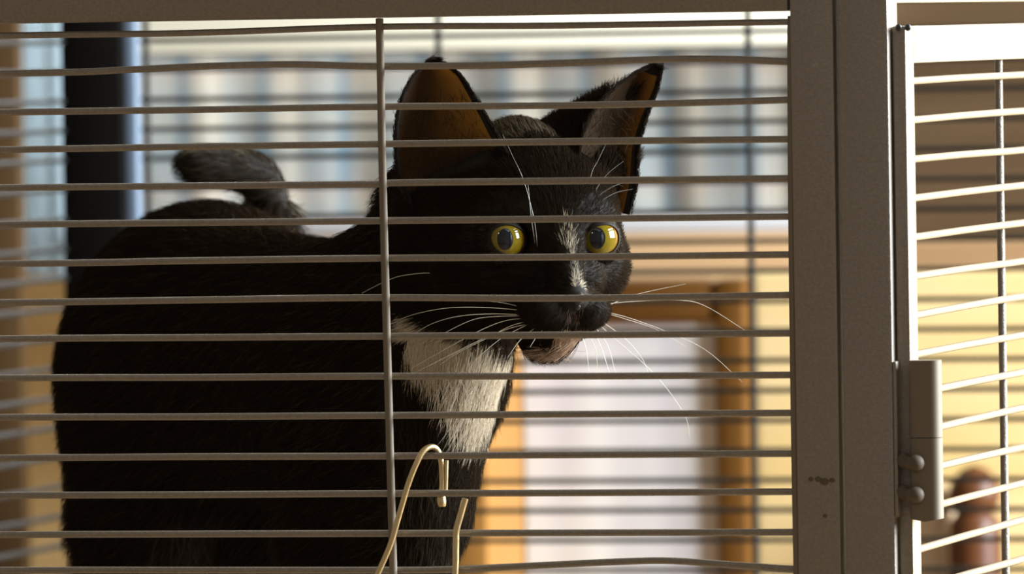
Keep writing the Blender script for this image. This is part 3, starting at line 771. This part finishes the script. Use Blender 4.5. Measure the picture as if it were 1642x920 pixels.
# plaid curtain
YC = 1.56
def plaid():
    m = mat('plaid_cotton', (0.6, 0.6, 0.6), 0.85, 0, 0.2)
    tc = nd(m, 'ShaderNodeTexCoord'); sp = nd(m, 'ShaderNodeSeparateXYZ'); ln(m, tc.outputs['Object'], sp.inputs[0])
    def stripes(out, period, phase, stops):
        a1 = nd(m, 'ShaderNodeMath', operation='MULTIPLY_ADD'); a1.inputs[1].default_value = 1/period; a1.inputs[2].default_value = phase; ln(m, out, a1.inputs[0])
        fr = nd(m, 'ShaderNodeMath', operation='FRACT'); ln(m, a1.outputs[0], fr.inputs[0])
        r = nd(m, 'ShaderNodeValToRGB'); r.color_ramp.interpolation = 'CONSTANT'; ln(m, fr.outputs[0], r.inputs[0])
        for i, (p_, c) in enumerate(stops):
            e = r.color_ramp.elements[i] if i < 2 else r.color_ramp.elements.new(p_)
            e.position = p_; e.color = c
        return r
    cream = (0.42, 0.37, 0.30, 1); blue = (0.12, 0.185, 0.23, 1); pale = (0.30, 0.31, 0.29, 1); grey = (0.20, 0.21, 0.20, 1); pink = (0.44, 0.31, 0.26, 1)
    v = stripes(sp.outputs[0], 0.0405, 0.2, [(0.0, pale), (0.28, blue), (0.42, grey), (0.5, cream), (0.68, (0.62, 0.56, 0.44, 1)), (0.74, cream), (0.86, pale)])
    h = stripes(sp.outputs[2], 0.058, 0.12, [(0.0, (0.33, 0.31, 0.29, 1)), (0.2, cream), (0.3, pink), (0.38, (0.3, 0.3, 0.3, 1)), (0.6, blue), (0.72, (0.31, 0.30, 0.28, 1)), (0.9, cream)])
    mx = nd(m, 'ShaderNodeMix'); mx.data_type = 'RGBA'; mx.inputs[0].default_value = 0.38
    ln(m, v.outputs[0], mx.inputs[6]); ln(m, h.outputs[0], mx.inputs[7]); ln(m, mx.outputs[2], bsdf(m).inputs['Base Color'])
    t = nd(m, 'ShaderNodeBsdfTranslucent'); gmm = nd(m, 'ShaderNodeGamma'); gmm.inputs[1].default_value = 0.42; ln(m, mx.outputs[2], gmm.inputs[0]); ln(m, gmm.outputs[0], t.inputs[0])
    ms = nd(m, 'ShaderNodeMixShader'); ms.inputs[0].default_value = 0.5
    ln(m, bsdf(m).outputs[0], ms.inputs[1]); ln(m, t.outputs[0], ms.inputs[2]); ln(m, ms.outputs[0], m.node_tree.nodes['Material Output'].inputs['Surface'])
    return m
def cloth(x0, x1, z0, z1, Y, amp, waves, seed, nx=160, nz=14, thick=0.0012):
    rg = np.random.default_rng(seed); ph = rg.random(4)*6.28; v = []; f = []
    for s_ in (0, 1):
        for j in range(nz+1):
            for i in range(nx+1):
                s = i/nx; t = j/nz
                y = Y + amp*(math.sin(waves*6.28*s+ph[0])*0.6+0.4*math.sin(waves*11.1*s+ph[1]+t))*(0.45+0.55*(1-t))
                v.append((x0+(x1-x0)*s, y+s_*thick, z0+(z1-z0)*t))
    W_ = nx+1; B_ = (nz+1)*W_
    for j in range(nz):
        for i in range(nx):
            a0 = j*W_+i; f.append((a0, a0+1, a0+W_+1, a0+W_)); f.append((B_+a0, B_+a0+W_, B_+a0+W_+1, B_+a0+1))
    for i in range(nx):
        f.append((i, B_+i, B_+i+1, i+1)); a0 = nz*W_+i; f.append((a0, a0+1, B_+a0+1, B_+a0))
    for j in range(nz):
        a0 = j*W_; f.append((a0, a0+W_, B_+a0+W_, B_+a0)); a0 += nx; f.append((a0, B_+a0, B_+a0+W_, a0+W_))
    return v, f
PL = plaid()
def shift_build(name, v, f, m, loc, parent=None):
    b = MB(); b.add(v, f); o = b.build(name, m, parent)
    if parent is None:
        o.data.transform(Matrix.Translation(-Vector(loc))); o.location = loc
    return o
cx0, cx1 = xpx(200, YC), xpx(1395, YC); cz0, cz1 = zpx(800, 346, YC), 0.17
curtain = empty('curtain', ((cx0+cx1)/2, YC, cz0)); tag(curtain, 'long blue and cream plaid curtain hanging behind the cage', 'curtain')
o = shift_build('curtain_cloth', *cloth(cx0, cx1, cz0, zpx(800, 78, YC), YC, 0.0025, 7, 3), PL, None, curtain)
heading = mat('cream_curtain_band', (0.80, 0.72, 0.55), 0.85)
b = MB(); b.box((cx0, YC-0.006, zpx(800, 77, YC)), (cx1, YC+0.008, cz1), 0.002); b.build('heading', heading, curtain)
b = MB(); b.tube([(cx0-0.15, YC, cz1+0.012), (cx1+0.1, YC, cz1+0.012)], 0.009, 12); b.build('curtain_rod', M['weld'], curtain)
tw0, tw1 = xpx(38, 1.54), xpx(150, 1.54)
towel = cloth(tw0, tw1, zpx(70, 440, 1.54), 0.15, 1.52, 0.004, 1.4, 5, 40, 10)
towm = mat('pale_blue_cloth', (0.36, 0.42, 0.45), 0.9, 0, 0.2)
t = nd(towm, 'ShaderNodeBsdfTranslucent'); t.inputs[0].default_value = (0.66, 0.74, 0.78, 1); ms = nd(towm, 'ShaderNodeMixShader'); ms.inputs[0].default_value = 0.5
ln(towm, bsdf(towm).outputs[0], ms.inputs[1]); ln(towm, t.outputs[0], ms.inputs[2]); ln(towm, ms.outputs[0], towm.node_tree.nodes['Material Output'].inputs['Surface'])
tag(shift_build('hanging_cloth', *towel, towm, ((tw0+tw1)/2, 1.52, zpx(70, 440, 1.54))), 'pale blue cloth hanging behind the dark rear post of the cage', 'cloth')
# sill below the curtain
b = MB(); b.box((xpx(200, YC), 1.50, zpx(800, 374, 1.52)), (xpx(1395, YC), 1.655, zpx(800, 349, 1.52)), 0.002)
tag(b.build('trim_1', mat('pale_sill_paint', (0.36, 0.335, 0.325), 0.6), None), 'pale painted sill under the plaid curtain', kind='structure')
b = MB(); b.box((xpx(480, 1.5), 1.497, zpx(900, 470, 1.5)), (xpx(1395, 1.5), 1.655, zpx(800, 375, 1.52)), 0.002); b.box((xpx(1395, 1.5)+0.0002, 1.497, zpx(900, 470, 1.5)), (0.75, 1.57, zpx(1475, 388, 1.5)), 0.002)
tag(b.build('trim_2', wood('honey_trim', (0.36, 0.205, 0.095, 1), (0.46, 0.29, 0.15, 1), (.5, 1, 8), 0.5, 6), None), 'honey coloured wooden board under the pale sill', kind='structure')
# brown upright post at the far left
b = MB(); b.box((xpx(-80, 1.49), 1.49, FLOOR_Z), (xpx(34, 1.49), 1.502, 0.25), 0.002)
tag(b.build('wooden_post', wood('brown_post_wood', (0.035, 0.017, 0.006, 1), (0.07, 0.036, 0.012, 1), (1, 1, .15), 0.5, 20), None), 'brown wooden upright at the far left behind the cage', 'post')

# amber wooden framed cupboard with pale panel
YF = 1.36
amber = wood('amber_wood', (0.055, 0.018, 0.0006, 1), (0.085, 0.031, 0.001, 1), (1, 1, 0.2), 0.6, 14)
x_in0, x_in1 = xpx(832, YF), xpx(1144, YF); x_out1 = xpx(1192, YF)
z_out = zpx(1050, 449, YF); z_in = zpx(1050, 518, YF)
cup = empty('cupboard_front', ((x_in0+x_out1)/2, YF, FLOOR_Z)); tag(cup, 'amber wooden cupboard front with a pale panel, right of the cat beyond the bars', 'cupboard')
dp = 0.022
b = MB(); b.box((x_in1, YF, FLOOR_Z), (x_out1, YF+dp, z_out), 0.003); b.build('stile', amber, cup)
b = MB(); b.box((xpx(829, YF)-0.02, YF-0.063, FLOOR_Z), (xpx(829, YF), YF+dp, z_out), 0.002); b.build('jamb', wood('lit_jamb_wood', (0.19, 0.080, 0.015, 1), (0.25, 0.115, 0.026, 1), (1, 1, 0.2), 0.45, 14), cup)  # jamb wood lightened: light on its side face put into the colour
b = MB(); b.box((xpx(829, YF)+0.0005, YF, z_in), (x_in1-0.0005, YF+dp, z_out), 0.006); b.build('top_rail', amber, cup)
def pale_panel():
    m = mat('pale_lavender_cloth', (0.8, 0.75, 0.74), 0.8)
    noise_mix(m, 3.0, (0.55, 0.51, 0.46, 1), (0.46, 0.43, 0.46, 1), (8, 1, 1.2), 0.35, 0.65, 3); return m
v_, f_2 = cloth(xpx(829, YF)+0.001, x_in1-0.001, FLOOR_Z+0.02, z_in-0.0006, YF+0.006, 0.0004, 2, 11, 80, 10)
shift_build('pale_panel', v_, f_2, pale_panel(), None, cup)

# pale yellow pine side standing behind, running away from the camera
yel = wood('pale_yellow_pine', (0.74, 0.50, 0.20, 1), (0.84, 0.62, 0.32, 1), (1, 0.3, 6), 0.5, 4)
YY0, YY1 = 1.40, 1.64
b = MB()
bx0 = xpx(1209, 1.41); 
b.box((bx0, 1.41, FLOOR_Z), (0.62, 1.44, zpx(1240, 436, 1.41)), 0.003)
pb = b.build('pine_board', yel, None); tag(pb, 'pale yellow pine board in bright light behind the right side of the cage', 'board')
# dark brown cupboard above it
b = MB(); b.box((xpx(1425, 1.575), 1.575, zpx(1475, 388, 1.575)), (0.75, 1.655, 0.42), 0.003)
tag(b.build('brown_panel', wood('dark_brown_wood', (0.075, 0.042, 0.020, 1), (0.13, 0.08, 0.04, 1), (0.3, 1, 4), 0.6, 8), None), 'dark brown wooden panel at upper right behind the side bars', 'panel')
# turned post with a rounded top
fp = at(1562, 745, 1.38)
prof2 = [(0.0, 0.0), (0.006, -0.002), (0.0105, -0.007), (0.0125, -0.013), (0.011, -0.019), (0.0085, -0.022), (0.0115, -0.026), (0.0125, -0.034), (0.0125, FLOOR_Z-fp[2])]
v = []; f = []; n = 20
for (r_, z_) in prof2:
    for k in range(n): v.append((fp[0]+max(r_, 1e-4)*math.cos(2*math.pi*k/n), fp[1]+max(r_, 1e-4)*math.sin(2*math.pi*k/n), fp[2]+z_))
for j in range(len(prof2)-1):
    for k in range(n): f.append((j*n+k, (j+1)*n+k, (j+1)*n+(k+1) % n, j*n+(k+1) % n))
f.append(tuple((len(prof2)-1)*n+k for k in range(n)))
o = shift_build('turned_post', v, f, wood('red_brown_wood', (0.045, 0.014, 0.005, 1), (0.085, 0.028, 0.008, 1), (1, 1, .2), 0.4, 20), (fp[0], fp[1], FLOOR_Z))
tag(o, 'short reddish brown turned post with rounded top at lower right beyond the side bars', 'post')
b = MB(); q = at(1500, 780, 1.39)
b.box((q[0]-0.012, 1.385, FLOOR_Z), (fp[0]-0.0135, 1.405, q[2]), 0.006)
tag(b.build('pale_crate', mat('pale_tan_board', (0.55, 0.42, 0.30), 0.7), None), 'pale tan box standing left of the turned post', 'box')
